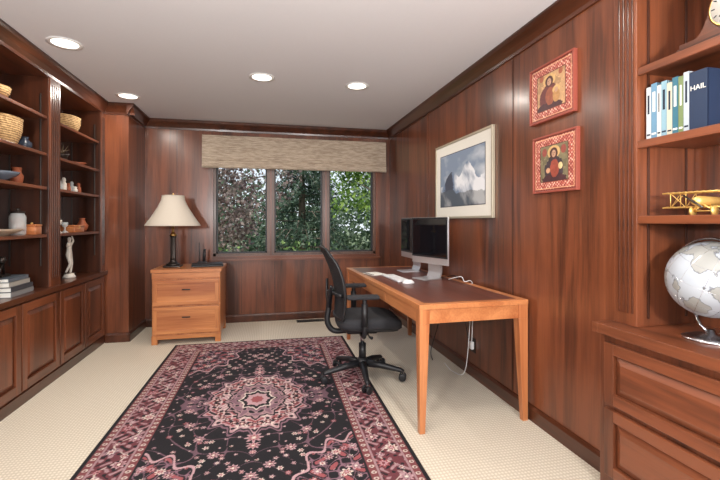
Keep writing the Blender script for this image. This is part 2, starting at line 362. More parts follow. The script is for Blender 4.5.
# ------------------------------------------------------------ rug
RW,RL=1.68,2.92
cBlack=np.array(lin((14,11,18))); cPink=np.array(lin((180,144,148))); cRose=np.array(lin((146,76,80))); cBurg=np.array(lin((104,38,44)))
cCream=np.array(lin((214,200,188))); cMauve=np.array(lin((124,92,104)))
def rugfunc(X,Y):
    s=np.abs(X); t=np.abs(Y); w=RW/2; l=RL/2
    C=np.tile(cBlack,(len(X),1))
    e=np.minimum(w-s,l-t)
    rs=np.random.RandomState(3)
    def setm(m,c): C[m]=c
    FB=0.285
    field=e>FB
    g=np.sin(23*s+2.2*np.sin(11*t))+np.sin(21*t+2.0*np.sin(13*s+1))
    setm(np.abs(g)<0.06,cMauve*.7)
    def flower(cx,cy,r,k,c1,c2,c3,mask,ph=0):
        near=(np.abs(s-cx)<r*1.4)&(np.abs(t-cy)<r*1.4)&mask
        ii=np.where(near)[0]
        if len(ii)==0: return
        dx=s[ii]-cx; dy=t[ii]-cy; rr=np.hypot(dx,dy); a=np.arctan2(dy,dx)
        R=r*(0.75+0.25*np.cos(k*a+ph))
        C[ii[rr<R]]=c1; C[ii[rr<R*0.62]]=c2; C[ii[rr<R*0.32]]=c3
    cols=[(cPink,cBurg,cCream),(cCream,cRose,cPink),(cRose,cPink,cBurg),(cPink,cMauve,cCream),(cMauve,cCream,cRose)]
    fw,fl=w-FB,l-FB
    for i in range(8):
        for j in range(15):
            cx=(i+0.5*(j%2))*fw/7.6+rs.uniform(-.015,.015); cy=(j+0.5)*fl/15+rs.uniform(-.015,.015)
            c=cols[rs.randint(5)]; r=rs.choice([0.008,0.011,0.014,0.018])
            flower(cx,cy,r,rs.choice([5,6,8]),*c,field)
    ang=np.arctan2((fl-t)/0.56,(fw-s)/0.36); sp=np.hypot((fw-s)/0.36,(fl-t)/0.56); lim=1+0.07*np.cos(16*ang)
    setm(field&(np.abs(sp-lim)<0.02),cPink)
    m2=field&(sp<lim*0.96)
    g3=np.sin(62*s+2*np.sin(30*t))+np.sin(57*t+2*np.sin(33*s)); setm(m2&(np.abs(g3)<0.28),cMauve); setm(m2&(g3>1.2),cRose)
    for k in range(9):
        a=math.pi/2*(k+.5)/9
        flower(fw-0.29*math.cos(a),fl-0.46*math.sin(a),.028,8,*cols[k%5],m2)
        if k%2: flower(fw-0.17*math.cos(a),fl-0.28*math.sin(a),.034,6,*cols[(k+1)%5],m2)
    flower(fw-0.03,fl-0.04,.06,8,cPink,cBurg,cCream,m2)
    for (cx,cy) in ((0.20,0.66),(0.09,0.80),(0.30,0.48),(0.38,0.30),(0.42,0.10),(0.05,0.96),(0.0,0.88)):
        flower(cx,cy,0.034,8,cPink,cBurg,cCream,field); flower(cx+0.05,cy+0.045,0.018,6,cCream,cRose,cPink,field); flower(cx-0.045,cy+0.04,0.016,6,cPink,cRose,cCream,field)
    def med(rx,ry,k,amp):
        a=np.arctan2(t/ry,s/rx); q=np.hypot(s/rx,t/ry); return q,(1+amp*np.cos(k*a)+amp*.5*np.cos(2*k*a))
    q,lm=med(0.32,0.43,16,0.07)
    setm(q<lm*1.13,cBlack); setm((q<lm*1.09)&(q>lm*1.045),cMauve); setm(q<lm,cPink*.95); 
    g4=np.sin(85*s+2.5*np.sin(40*t))+np.sin(80*t+2.5*np.sin(44*s))
    setm((q<lm*0.96)&(g4>0.9),cRose); setm((q<lm*0.96)&(g4<-0.85),cBlack); setm((q<lm*0.96)&(np.abs(g4)<0.14),cCream)
    for k in range(16):
        a=2*math.pi*(k+.5)/32; flower(0.265*abs(math.cos(a)),0.355*abs(math.sin(a)),0.030,6,cBlack,cRose,cCream,field)
    q2,lm2=med(0.19,0.26,12,0.08); setm(q2<lm2*1.07,cBlack); setm(q2<lm2,cPink*.75); setm((q2<lm2*.93)&(g4>0.1),cMauve);setm((q2<lm2*.93)&(g4<-0.9),cBlack)
    q3,lm3=med(0.10,0.13,8,0.1); setm(q3<lm3*1.1,cCream); setm(q3<lm3,cBlack); setm(q3<lm3*.75,cPink); setm(q3<lm3*.4,cRose)
    for (py,r) in ((0.52,0.055),(0.605,0.038),(0.67,0.022)):
        flower(0,py,r,8,cPink,cRose,cCream,field)
    bd=~field
    setm(bd,cBurg*0.55+cMauve*.1)
    vs=np.where(w-s<l-t,t,s)
    mb=(e>0.07)&(e<0.225)
    setm(mb,cBurg*0.72+cMauve*0.14)
    wvv=0.148+0.045*np.sin(vs*2*math.pi/0.26)
    setm(mb&(np.abs(e-wvv)<0.005),cCream*0.75)
    g5=np.sin(100*vs+2*np.sin(60*e))+np.sin(105*e+2*np.sin(70*vs)); setm(mb&(g5>0.95),cPink*.75); setm(mb&(g5<-1.0),cBlack)
    nn=int(l/0.13)+1
    for i in range(nn):
        cy=i*0.13; off=0.148+(0.04 if i%2 else -0.04); c=cols[i%5]
        flower(w-off,cy,0.040,8,*c,mb); flower(w-(0.296-off),cy+0.05,0.022,6,*cols[(i+2)%5],mb)
    for i in range(int(w/0.13)+1):
        cx=i*0.13; off=0.148+(0.04 if i%2 else -0.04)
        flower(cx,l-off,0.040,8,*cols[(i+1)%5],mb); flower(cx+0.05,l-(0.296-off),0.022,6,*cols[(i+3)%5],mb)
    for (a,c) in ((0.026,0.063),(0.232,0.274)):
        m=(e>a)&(e<c); setm(m,cRose*0.6); mid=(a+c)/2
        setm(m&(np.hypot(np.mod(vs,0.05)-0.025,(e-mid))<0.013),cCream*.8); setm(m&(np.hypot(np.mod(vs,0.05)-0.025,(e-mid))<0.006),cBurg)
    for a in (0.063,0.070,0.225,0.232): setm((e>a-0.003)&(e<a+0.003),cPink*0.7)
    setm((e>0.274)&(e<0.286),cBlack); setm(e<0.026,cBlack)
    C*= (1+0.10*rs.randn(len(X)))[:,None]
    return np.clip(C,0,1)
rotR=Matrix.Translation((-0.052,2.94,0.012))@Matrix.Rotation(math.radians(-1.0),4,'Z')
rug=paint_grid('persian_rug',rugfunc,RW,RL,425,730,rotR,M_rug,0.011)
b=B('fringe'); 
for sgn in (-1,1):
    for i in range(220):
        x=-RW/2+0.01+i*(RW-0.02)/219; dx=random.uniform(-.006,.006)
        b.tube([(x,sgn*RL/2,-0.008),(x+dx,sgn*(RL/2+0.035),-0.0095)],0.0016,M_paper,n=4)
fr=b.finish(); fr.matrix_world=rotR; parent(fr,rug)

# ------------------------------------------------------------ desk
b=B('writing_desk',(1.212,3.28,0),math.radians(1.0))
hw,hl=0.36,1.015
b.box(-hw,hw,-hl,-hl+0.05,0.72,0.75,M_ch); b.box(-hw,hw,hl-0.05,hl,0.72,0.75,M_ch)
b.box(-hw,-hw+0.05,-hl+0.05,hl-0.05,0.72,0.75,M_ch); b.box(hw-0.05,hw,-hl+0.05,hl-0.05,0.72,0.75,M_ch)
b.box(-hw+0.05,hw-0.05,-hl+0.05,hl-0.05,0.722,0.749,M_leather)
i=0.012
b.box(-hw+i,hw-i,-hl+i,-hl+i+0.022,0.635,0.72,M_ch); b.box(-hw+i,hw-i,hl-i-0.022,hl-i,0.635,0.72,M_ch)
b.box(-hw+i,-hw+i+0.022,-hl+i,hl-i,0.635,0.72,M_ch); b.box(hw-i-0.022,hw-i,-hl+i,hl-i,0.635,0.72,M_ch)
b.box(-hw+i-0.004,-hw+i,-0.32,0.32,0.645,0.712,M_ch)
for sx in (-1,1):
    for sy in (-1,1):
        X0=sx*(hw-0.002); Y0=sy*(hl-0.002); X1=sx*(hw-0.064); Y1=sy*(hl-0.064); xb_=sx*(hw-0.036);yb_=sy*(hl-0.036)
        xs=sorted((X0,X1)); ys=sorted((Y0,Y1)); xq=sorted((X0,xb_)); yq=sorted((Y0,yb_))
        b.hexa([(xq[0],yq[0],0),(xq[1],yq[0],0),(xq[1],yq[1],0),(xq[0],yq[1],0),(xs[0],ys[0],0.635),(xs[1],ys[0],0.635),(xs[1],ys[1],0.635),(xs[0],ys[1],0.635)],M_chz)
        b.box(xs[0],xs[1],ys[0],ys[1],0.635,0.72,M_chz)
b.finish(0.003)

# ------------------------------------------------------------ monitors
def monitor(name,cx,cy,rot,w,chin):
    b=B(name,(cx,cy,0.7505),rot)
    z0,z1=0.125,0.52
    b.box(-0.012,0.004,-w/2,w/2,z0,z1,M_alu,bev=0.003)
    b.box(0.004,0.028,-w/2+0.08,w/2-0.08,z0+0.05,z1-0.06,M_alu,bev=0.01)
    zc=z0+(0.055 if chin else 0.0)
    b.box(-0.0145,-0.012,-w/2+0.002,w/2-0.002,zc,z1-0.002,M_black)
    b.box(-0.0152,-0.0144,-w/2+0.016,w/2-0.016,zc+0.014,z1-0.016,M_screen)
    pts=[(0.03,0.26),(0.055,0.18),(0.055,0.05),(0.04,0.008),(0.0,0.004),(-0.12,0.0)]
    for (a,c) in zip(pts[:-1],pts[1:]):
        t=0.006
        b.hexa([(a[0]-t,-0.085,a[1]),(a[0]+t,-0.085,a[1]+t*.6),(a[0]+t,0.085,a[1]+t*.6),(a[0]-t,0.085,a[1]),
                (c[0]-t,-0.085,c[1]),(c[0]+t,-0.085,c[1]+t),(c[0]+t,0.085,c[1]+t),(c[0]-t,0.085,c[1])],M_alu)
    b.box(-0.12,0.05,-0.09,0.09,0.0,0.006,M_alu)
    return b.finish()
monitor('desktop_computer',1.37,3.31,math.radians(17),0.47,True)
monitor('computer_monitor',1.40,3.85,math.radians(1),0.54,True)
b=B('keyboard',(1.08,3.36,0.7505),math.radians(2))
b.box(-0.06,0.06,-0.21,0.21,0,0.008,M_alu,bev=0.002)
for r in range(5):
    for c in range(15):
        b.box(-0.054+r*0.022,-0.054+r*0.022+0.018,-0.205+c*0.0275,-0.205+c*0.0275+0.024,0.008,0.012,M_white)
b.finish()
b=B('computer_mouse',(1.09,3.07,0.7505)); b.lathe([(0.001,0.03),(0.018,0.028),(0.03,0.016),(0.033,0.004),(0.03,0.0)],M_white,sx=1.5,sy=0.95,n=24); b.finish()
b=B('notepad',(0.985,3.70,0.7505),0.25); b.box(-0.07,0.07,-0.1,0.1,0,0.006,M_paper); b.box(-0.07,-0.06,-0.1,0.1,0.006,0.009,M_bronze); b.finish()
b=B('computer_cables')
def curve(p,n=24):
    out=[]
    P=[Vector(q) for q in p]; P=[P[0]]+P+[P[-1]]
    for k in range(1,len(P)-2):
        for i in range(n//2):
            t=i/(n//2); a,c,d,e=P[k-1],P[k],P[k+1],P[k+2]
            out.append(0.5*((2*c)+(-a+d)*t+(2*a-5*c+4*d-e)*t*t+(-a+3*c-3*d+e)*t**3))
    out.append(P[-1]); return out
b.tube(curve([(1.47,3.16,0.76),(1.50,3.0,0.80),(1.52,2.98,0.765),(1.598,3.0,0.745),(1.602,3.0,0.5),(1.6,3.02,0.22)]),0.0035,M_white,n=6)
b.tube(curve([(1.47,3.3,0.76),(1.50,3.26,0.765),(1.6,3.26,0.74),(1.6,3.12,0.4),(1.6,3.05,0.25)]),0.003,M_black,n=6)
b.tube(curve([(1.59,3.02,0.62),(1.56,2.98,0.35),(1.53,3.0,0.05),(1.5,3.15,0.006),(1.52,3.35,0.006)]),0.003,M_white,n=6)
b.tube(curve([(1.59,3.5,0.60),(1.55,3.55,0.30),(1.5,3.6,0.05),(1.45,3.45,0.006)]),0.004,M_black,n=6)
b.finish()
b=B('wall_outlet',(XR,3.02,0.25)); b.box(-0.006,0,-0.035,0.035,-0.057,0.057,M_bronze,bev=0.002); b.box(-0.03,-0.006,-0.02,0.02,-0.03,0.03,M_white,bev=0.004); b.finish()

# ------------------------------------------------------------ office chair
b=B('office_chair',(0.745,3.17,0.0122),math.radians(-4))
for k in range(5):
    a=math.radians(-93+72*k); ca,sa=math.cos(a),math.sin(a)
    b.tube([(0.03*ca,0.03*sa,0.115),(0.15*ca,0.15*sa,0.105),(0.30*ca,0.30*sa,0.078),(0.325*ca,0.325*sa,0.07)],[0.030,0.026,0.018,0.012],M_black,n=8)
    cx,cy=0.315*ca,0.315*sa
    b.tube([(cx,cy,0.075),(cx,cy,0.045)],0.009,M_chrome)
    ra=a+0.6+k
    dx,dy=math.cos(ra),math.sin(ra)
    for s_ in (-1,1):
        p=Vector((cx+dx*0.016*s_,cy+dy*0.016*s_,0.029)); q=p+Vector((dx*0.016*s_,dy*0.016*s_,0))
        b.tube([p,p+(q-p)*.15,p+(q-p)*.85,q],[0.024,0.0285,0.0285,0.022],M_black,n=18)
    b.tube([(cx-dx*0.02,cy-dy*0.02,0.032),(cx+dx*0.02,cy+dy*0.02,0.032)],0.014,M_black,n=10)
b.lathe([(0.045,0.09),(0.05,0.10),(0.045,0.14),(0.03,0.16)],M_black)
b.lathe([(0.028,0.14),(0.028,0.27)],M_black); b.lathe([(0.016,0.26),(0.016,0.37)],M_chrome)
b.box(-0.13,0.11,-0.07,0.07,0.355,0.405,M_black,bev=0.015)
b.tube([(0.02,-0.07,0.37),(0.02,-0.2,0.37),(0.03,-0.24,0.372)],[0.006,0.006,0.012],M_black)
def cushion(cx,cy,hx,hy,layers,mat,waterfall=0.02):
    n=48; vs=[];fs=[]
    for (sc,z) in layers:
        for i in range(n):
            a=2*math.pi*i/n; ca,sa=math.cos(a),math.sin(a); p=0.5
            x=hx*sc*math.copysign(abs(ca)**p,ca); y=hy*sc*math.copysign(abs(sa)**p,sa)
            zz=z-(waterfall*max(0,x/hx)**3 if x>0 else 0)+0.012*(abs(y)/hy)**2
            vs.append((cx+x,cy+y,zz))
    for j in range(len(layers)-1):
        for i in range(n): fs.append((j*n+i,j*n+(i+1)%n,(j+1)*n+(i+1)%n,(j+1)*n+i))
    fs.append(tuple(reversed(range(n)))); fs.append(tuple((len(layers)-1)*n+i for i in range(n)))
    b.add(vs,fs,mat,True)
cushion(0.04,0,0.235,0.24,[(0.86,0.395),(0.95,0.405),(0.97,0.42)],M_black)
cushion(0.04,0,0.25,0.25,[(0.93,0.415),(0.99,0.43),(1.0,0.455),(0.98,0.478),(0.92,0.492),(0.75,0.498),(0.4,0.496),(0.1,0.495)],M_fabric)
BH=0.515
def bx(y,z):
    t=(z-0.50)/BH
    return -0.215+0.024*math.sin(t*3.1)-0.09*t*t-0.02*t+0.05*(y/0.23)**2
def hwid(z):
    t=(z-0.50)/BH; return 0.205+0.035*math.sin(min(1,t*1.1)*math.pi*0.8)-0.05*max(0,t-0.8)/0.2
nz,ny=26,16
for off in (0.0,-0.008):
    vs=[];fs=[]
    for j in range(nz+1):
        z=0.50+BH*j/nz
        for i in range(ny+1):
            y=hwid(z)*(-1+2*i/ny); vs.append((bx(y,z)+off,y,z))
    for j in range(nz):
        for i in range(ny):
            f=(j*(ny+1)+i,j*(ny+1)+i+1,(j+1)*(ny+1)+i+1,(j+1)*(ny+1)+i); fs.append(f)
    b.add(vs,fs,M_mesh,True)
out=[]; zt=0.50+BH
for j in range(nz+1):
    z=0.50+BH*j/nz; out.append((bx(hwid(z),z)-0.004,hwid(z),z))
for i in range(1,ny):
    y=hwid(zt)*(1-2*i/ny); out.append((bx(y,zt)-0.004,y,zt+0.012*(1-(y/0.2)**2)))
for j in range(nz,-1,-1):
    z=0.50+BH*j/nz; out.append((bx(hwid(z),z)-0.004,-hwid(z),z))
for i in range(1,ny):
    z=0.50; y=-hwid(z)*(1-2*i/ny); out.append((bx(y,z)-0.004,y,z))
b.tube(out,0.0125,M_black,n=8,closed=True)
b.tube([(bx(-.2,0.68)-0.02,-0.22,0.68),(bx(0,0.68)-0.025,0,0.67),(bx(.2,0.68)-0.02,0.22,0.68)],0.016,M_black,n=8)
b.tube(curve([(-0.08,0,0.38),(-0.22,0,0.375),(-0.275,0,0.45),(-0.265,0,0.56),(-0.255,0,0.69)]),0.022,M_black,n=10)
b.tube(curve([(-0.255,0,0.55),(-0.27,0.09,0.62),(-0.262,0.2,0.75)]),0.012,M_black,n=8)
b.tube(curve([(-0.255,0,0.55),(-0.27,-0.09,0.62),(-0.262,-0.2,0.75)]),0.012,M_black,n=8)
for sy in (-1,1):
    b.tube(curve([(-0.03,sy*0.10,0.385),(-0.03,sy*0.24,0.385),(-0.03,sy*0.285,0.42),(-0.03,sy*0.29,0.52),(-0.03,sy*0.285,0.66)]),0.017,M_black,n=8)
    b.tube([(-0.03,sy*0.287,0.47),(-0.03,sy*0.287,0.63)],0.024,M_black,n=8)
    b.box(-0.16,0.075,sy*0.28-0.045,sy*0.28+0.045,0.665,0.692,M_fabric,bev=0.011)
b.finish()

# ------------------------------------------------------------ file cabinet
b=B('filing_cabinet',(-0.775,4.79,0))
w,d=0.325,0.29
b.box(-w,w,-d,d,0.07,0.72,M_oakz); b.box(-w-0.012,w+0.012,-d-0.015,d,0.72,0.752,M_oakx)
b.box(-w-0.004,-w+0.05,-d-0.006,-d+0.05,0,0.09,M_oakz); b.box(w-0.05,w+0.004,-d-0.006,-d+0.05,0,0.09,M_oakz)
b.box(-w-0.004,-w+0.05,d-0.05,d,0,0.09,M_oakz); b.box(w-0.05,w+0.004,d-0.05,d,0,0.09,M_oakz)
b.box(-w,w,-d-0.004,-d,0.05,0.09,M_oakx)
b.box(-w,w,-d-0.012,-d,0.66,0.715,M_oakx)
for (z0,z1) in ((0.395,0.645),(0.11,0.375)):
    b.box(-w+0.012,w-0.012,-d-0.02,-d,z0,z1,M_oakx)
    b.box(-w+0.012,w-0.012,-d-0.028,-d-0.02,z0,z0+0.035,M_oakx); b.box(-w+0.012,w-0.012,-d-0.028,-d-0.02,z1-0.035,z1,M_oakx)
    b.box(-w+0.012,-w+0.05,-d-0.028,-d-0.02,z0+0.035,z1-0.035,M_oakz); b.box(w-0.05,w-0.012,-d-0.028,-d-0.02,z0+0.035,z1-0.035,M_oakz)
    zc=(z0+z1)/2+0.03
    b.box(-0.04,0.04,-d-0.042,-d-0.034,zc-0.006,zc+0.006,M_bronze,bev=0.003)
    b.box(-0.034,-0.028,-d-0.036,-d-0.02,zc-0.004,zc+0.004,M_bronze); b.box(0.028,0.034,-d-0.036,-d-0.02,zc-0.004,zc+0.004,M_bronze)
b.finish(0.003)
b=B('table_lamp',(-0.955,4.76,0.7525))
b.box(-0.085,0.085,-0.085,0.085,0,0.018,M_bronze,bev=0.004)
b.lathe([(0.07,0.018),(0.072,0.03),(0.05,0.042),(0.035,0.055),(0.03,0.07),(0.034,0.078)],M_bronze)
b.lathe([(0.030,0.078),(0.026,0.10),(0.024,0.30),(0.028,0.33)],M_bronze,rib=0.08,ribk=8,n=64)
b.lathe([(0.034,0.33),(0.036,0.342),(0.02,0.36),(0.012,0.38),(0.012,0.48)],M_brass)
b.lathe([(0.02,0.48),(0.03,0.52),(0.03,0.55),(0.015,0.58)],M_white)
b.tube([(-0.05,0,0.47),(-0.06,0,0.6),(-0.03,0,0.74),(0,0,0.757),(0.03,0,0.74),(0.06,0,0.6),(0.05,0,0.47)],0.0025,M_brass)
b.lathe([(0.008,0.755),(0.012,0.768),(0.004,0.785)],M_brass)
sp=[(0.272,0.44),(0.268,0.455),(0.235,0.50),(0.19,0.57),(0.15,0.64),(0.122,0.70),(0.112,0.745),(0.110,0.755)]
b.lathe_open(sp,M_shade); b.lathe_open([(r-0.004,z) for r,z in sp],M_shade)
b.tube([(0.272*math.cos(2*math.pi*i/40),0.272*math.sin(2*math.pi*i/40),0.44) for i in range(40)],0.004,M_shade,closed=True,n=6)
b.tube([(0.110*math.cos(2*math.pi*i/40),0.110*math.sin(2*math.pi*i/40),0.755) for i in range(40)],0.004,M_shade,closed=True,n=6)
for k in range(3):
    a=2*math.pi*k/3; b.tube([(0,0,0.757),(0.108*math.cos(a),0.108*math.sin(a),0.753)],0.002,M_brass,n=5)
b.finish()
b=B('laptop',(-0.61,4.76,0.7525),0.15)
b.box(-0.16,0.16,-0.11,0.11,0,0.018,M_black,bev=0.004)
for r in range(5):
    for c in range(12): b.box(-0.145+c*0.0243,-0.145+c*0.0243+0.02,-0.02+r*0.022,-0.02+r*0.022+0.018,0.018,0.0205,M_fabric)
b.box(-0.045,0.045,-0.10,-0.04,0.018,0.019,M_screen)
b.box(-0.16,0.16,-0.09,0.115,0.0215,0.030,M_black,bev=0.003)
b.finish()
b=B('cordless_phone',(-0.70,5.02,0.7525)); b.box(-0.05,0.05,-0.04,0.04,0,0.03,M_black,bev=0.008); b.tube([(0.02,0,0.03),(0.026,0,0.17)],[0.018,0.014],M_black,n=10); b.tube([(-0.03,0.02,0.02),(-0.035,0.02,0.24)],0.0035,M_black,n=6); b.finish()
b=B('floor_vent',(0.55,5.17,0)); b.box(-0.17,0.17,-0.055,0.055,0,0.006,M_bronze)
for i in range(14): b.box(-0.155+i*0.0225,-0.155+i*0.0225+0.012,-0.042,0.042,0.006,0.009,M_black)
b.finish()

# ------------------------------------------------------------ pictures
def frame_x(name,y0,y1,z0,z1,fw,fmat,mat_w,artfunc,nu,nv,t=0.025):
    b=B(name); x1=XR-0.001; x0=x1-t
    for (a,c,e,f) in ((y0,y1,z0,z0+fw),(y0,y1,z1-fw,z1)):
        b.box(x0,x1,a,c,e,f,fmat)
    b.box(x0,x1,y0,y0+fw,z0+fw,z1-fw,fmat); b.box(x0,x1,y1-fw,y1,z0+fw,z1-fw,fmat)
    b.box(x0+0.008,x1,y0+fw,y1-fw,z0+fw,z1-fw,M_matte)
    ob=b.finish(0.002)
    W=y1-y0-2*fw-2*mat_w; Hh=z1-z0-2*fw-2*mat_w
    M=Matrix(((0,0,-1,x0+0.0065),(-1,0,0,(y0+y1)/2),(0,1,0,(z0+z1)/2),(0,0,0,1)))
    a=paint_grid('artwork',lambda X,Y:artfunc(X/W+0.5,Y/Hh+0.5),W,Hh,nu,nv,M,M_art)
    parent(a,ob); return ob
def noise2(u,v,seed,oct=5,base=3):
    rs=np.random.RandomState(seed); out=np.zeros_like(u); amp=1
    for o in range(oct):
        n=base*2**o+2; g=rs.rand(n,n); x=np.clip(u,0,.999)*(n-1); y=np.clip(v,0,.999)*(n-1)
        i=x.astype(int); j=y.astype(int); fx=x-i; fy=y-j; fx=fx*fx*(3-2*fx); fy=fy*fy*(3-2*fy)
        out+=amp*((g[j,i]*(1-fx)+g[j,i+1]*fx)*(1-fy)+(g[j+1,i]*(1-fx)+g[j+1,i+1]*fx)*fy); amp*=0.5
    return out/2
def mountain(u,v):
    n=noise2(u,v,5); sky=np.array(lin((126,142,164))); C=np.tile(sky,(len(u),1))
    k0=np.clip((n-0.42)*3,0,1)[:,None]; C=C*(1-k0)+np.array(lin((204,209,215)))*k0
    ridge=0.42+0.36*np.exp(-((u-0.66)/0.15)**2)+0.26*np.exp(-((u-0.3)/0.13)**2)+0.30*(n-0.5)
    m=v<ridge; n2=noise2(u*0.9,np.clip(v*0.5+u*0.4,0,1),9,6,4)
    snow=np.array(lin((232,234,238))); sh=np.array(lin((112,130,156))); rock=np.array(lin((64,70,86)))
    k=np.clip((n2-0.44)*7,0,1)[:,None]; D=snow*k+sh*(1-k); D[(n2<0.38)]=rock
    C[m]=D[m]
    low=v<0.24+0.25*(n-.4); k2=np.clip((n2-.4)*5,0,1)[:,None]; E=np.array(lin((176,178,180)))*k2+np.array(lin((78,86,98)))*(1-k2); C[low]=E[low]
    ed=(u<0.012)|(u>0.988)|(v<0.015)|(v>0.985); C[ed]=np.array(lin((70,70,80)))
    return np.clip(C,0,1)
frame_x('framed_mountain_picture',2.70,3.72,1.26,1.935,0.018,M_gilt,0.085,mountain,150,110)
def icon(seed,child):
    def f(u,v):
        n=noise2(u,v,seed,6,6); n3=noise2(u,v,seed+20,4,24); red=np.array(lin((176,88,74))); gold=np.array(lin((190,150,108)))
        C=np.tile(red,(len(u),1)); e=np.minimum(np.minimum(u,1-u),np.minimum(v,1-v)*1.0)
        pat=np.sin(u*95+4*n)*np.sin(v*90+4*n)+ (n3-.5)*3
        C[pat>0.45]=np.array(lin((218,170,150))); C[pat>0.95]=np.array(lin((232,204,184))); C[pat<-0.7]=np.array(lin((122,50,46)))
        inn=e>0.17; bg=gold if child else np.array(lin((122,112,84))); C[inn]=bg; C[inn&(n>0.52)]=bg*0.7; C[inn&(n3>0.62)]=bg*1.2
        C[(e>0.157)&(e<0.172)]=np.array(lin((84,40,30))); C[(e>0.03)&(e<0.042)]=np.array(lin((218,170,130))); C[e<0.02]=np.array(lin((122,50,40)))
        wob=0.35*(n3-0.5)
        def ell(cx,cy,rx,ry,c,j=0.6): 
            m=(((u-cx)/rx)**2+((v-cy)/ry)**2+j*wob<1)&inn; C[m]=np.array(lin(c))*(0.75+0.5*n3[m])[:,None]
        cx=0.46 if child else 0.5
        ell(cx,0.70,0.15,0.12,(206,168,110)); ell(cx,0.36,0.23,0.27,(104,52,50) if child else (62,50,56),1.5); ell(cx,0.2,0.3,0.10,(70,40,44),2)
        ell(cx+.02,0.40,0.11,0.16,(150,84,60) if child else (150,70,54),1.5)
        ell(cx,0.68,0.095,0.10,(76,42,40)); ell(cx,0.67,0.052,0.066,(186,146,118),0)
        for sx in (-1,1): ell(cx+sx*0.02,0.685,0.009,0.006,(60,36,30),0)
        ell(cx,0.645,0.015,0.005,(120,60,50),0); ell(cx,0.665,0.005,0.018,(160,116,90),0)
        if child:
            ell(0.63,0.48,0.09,0.075,(206,168,110)); ell(0.63,0.37,0.08,0.12,(184,136,84),1.5); ell(0.63,0.475,0.042,0.046,(186,146,118),0)
            ell(0.27,0.78,0.05,0.06,(150,84,60)); ell(0.73,0.78,0.05,0.06,(150,84,60))
        else:
            ell(0.66,0.43,0.05,0.06,(214,188,136)); ell(0.36,0.37,0.05,0.05,(196,150,116))
            ell(0.27,0.72,0.06,0.08,(140,70,60)); ell(0.73,0.72,0.06,0.08,(140,70,60))
        C*=(0.8+0.4*n)[:,None]
        return np.clip(C,0,1)
    return f
M_redframe=plain('red_frame',lin((146,72,58)),0.5,0.0,0.3,80)
frame_x('framed_icon',1.89,2.27,1.82,2.155,0.012,M_redframe,0.001,icon(2,True),150,150)
frame_x('framed_icon',1.87,2.24,1.40,1.735,0.012,M_redframe,0.001,icon(8,False),150,150)

# ------------------------------------------------------------ right shelf items
M_globe,nt,bb=new_mat('globe_map'); N=nt.nodes; L=nt.links
tc=N.new('ShaderNodeTexCoord'); n=N.new('ShaderNodeTexNoise'); n.inputs['Scale'].default_value=9; n.inputs['Detail'].default_value=5
L.new(tc.outputs['Object'],n.inputs['Vector']); r=N.new('ShaderNodeValToRGB')
r.color_ramp.elements[0].position=0.50; r.color_ramp.elements[0].color=rgba(lin((168,174,182))); r.color_ramp.elements[1].position=0.53; r.color_ramp.elements[1].color=rgba(lin((146,146,142)))
e_=r.color_ramp.elements.new(0.515); e_.color=rgba(lin((90,92,98)))
L.new(n.outputs['Fac'],r.inputs[0]); L.new(r.outputs[0],bb.inputs['Base Color']); bb.inputs['Roughness'].default_value=0.35
b=B('desk_globe',(1.72,1.29,0.7655))
rg=0.15; cz=0.238
b.lathe([(0.0001,cz-rg)]+[(rg*math.sin(math.pi*i/24),cz-rg*math.cos(math.pi*i/24)) for i in range(1,24)]+[(0.0001,cz+rg)],M_globe,n=48)
T=Matrix.Translation((0,0,cz))@Matrix.Rotation(math.radians(23),4,'X')
b.tube([T@Vector((0,(rg+0.012)*math.cos(math.radians(a)),(rg+0.012)*math.sin(math.radians(a)))) for a in range(-95,96,8)],0.0045,M_chrome,n=8)
for s_ in (-1,1): b.tube([T@Vector((0,0,s_*(rg-0.004))),T@Vector((0,0,s_*(rg+0.016)))],0.006,M_chrome)
b.tube([T@Vector((0,0,-rg-0.012)),(0,0.04,0.045),(0,0.0,0.02)],0.007,M_chrome)
b.lathe([(0.095,0),(0.095,0.006),(0.07,0.014),(0.02,0.024),(0.012,0.04)],M_chrome)
for lat in (-60,-30,0,30,60):
    a=math.radians(lat); b.tube([T@Vector((rg*1.001*math.cos(a)*math.cos(q*math.pi/24),rg*1.001*math.cos(a)*math.sin(q*math.pi/24),rg*1.001*math.sin(a))) for q in range(48)],0.0006,M_chrome,n=4,closed=True)
for lo_ in range(0,180,30):
    a=math.radians(lo_); b.tube([T@Vector((rg*1.001*math.cos(q*math.pi/24)*math.cos(a),rg*1.001*math.cos(q*math.pi/24)*math.sin(a),rg*1.001*math.sin(q*math.pi/24))) for q in range(48)],0.0006,M_chrome,n=4,closed=True)
b.finish()
def bookset(name,origin,specs):
    b=B(name,origin); y=0
    for (t,h,d,c) in specs:
        m=plain('book_'+str(len(bpy.data.materials)),lin(c),0.5)
        x0,x1=(0,d)
        b.box(x0,x1,y-t,y-t+0.003,0,h,m); b.box(x0,x1,y-0.003,y,0,h,m); b.box(x0-0.003,x0+0.003,y-t,y,0,h,m)
        b.box(x0+0.003,x1-0.006,y-t+0.003,y-0.003,0.003,h-0.004,M_paper)
        if t<0.05:
            b.box(x0-0.0038,x0-0.003,y-t+0.007,y-0.007,h*0.5,h*0.85,M_paper if sum(c)<420 else M_ceram)
            b.box(x0-0.0038,x0-0.003,y-t+0.003,y-0.003,h*0.1,h*0.13,M_paper if sum(c)<420 else M_ceram)
        y-=t+0.0015
    return b.finish()
bookset('row_of_books',(1.64,1.50,1.5835),[(0.022,0.235,0.16,(190,196,200)),(0.026,0.245,0.17,(100,140,166)),(0.018,0.23,0.16,(204,204,198)),(0.024,0.24,0.17,(130,164,178)),(0.022,0.225,0.16,(196,186,166)),(0.024,0.24,0.17,(54,104,122)),(0.020,0.235,0.17,(110,126,84)),(0.022,0.245,0.17,(170,180,188)),(0.068,0.235,0.18,(30,46,72))])
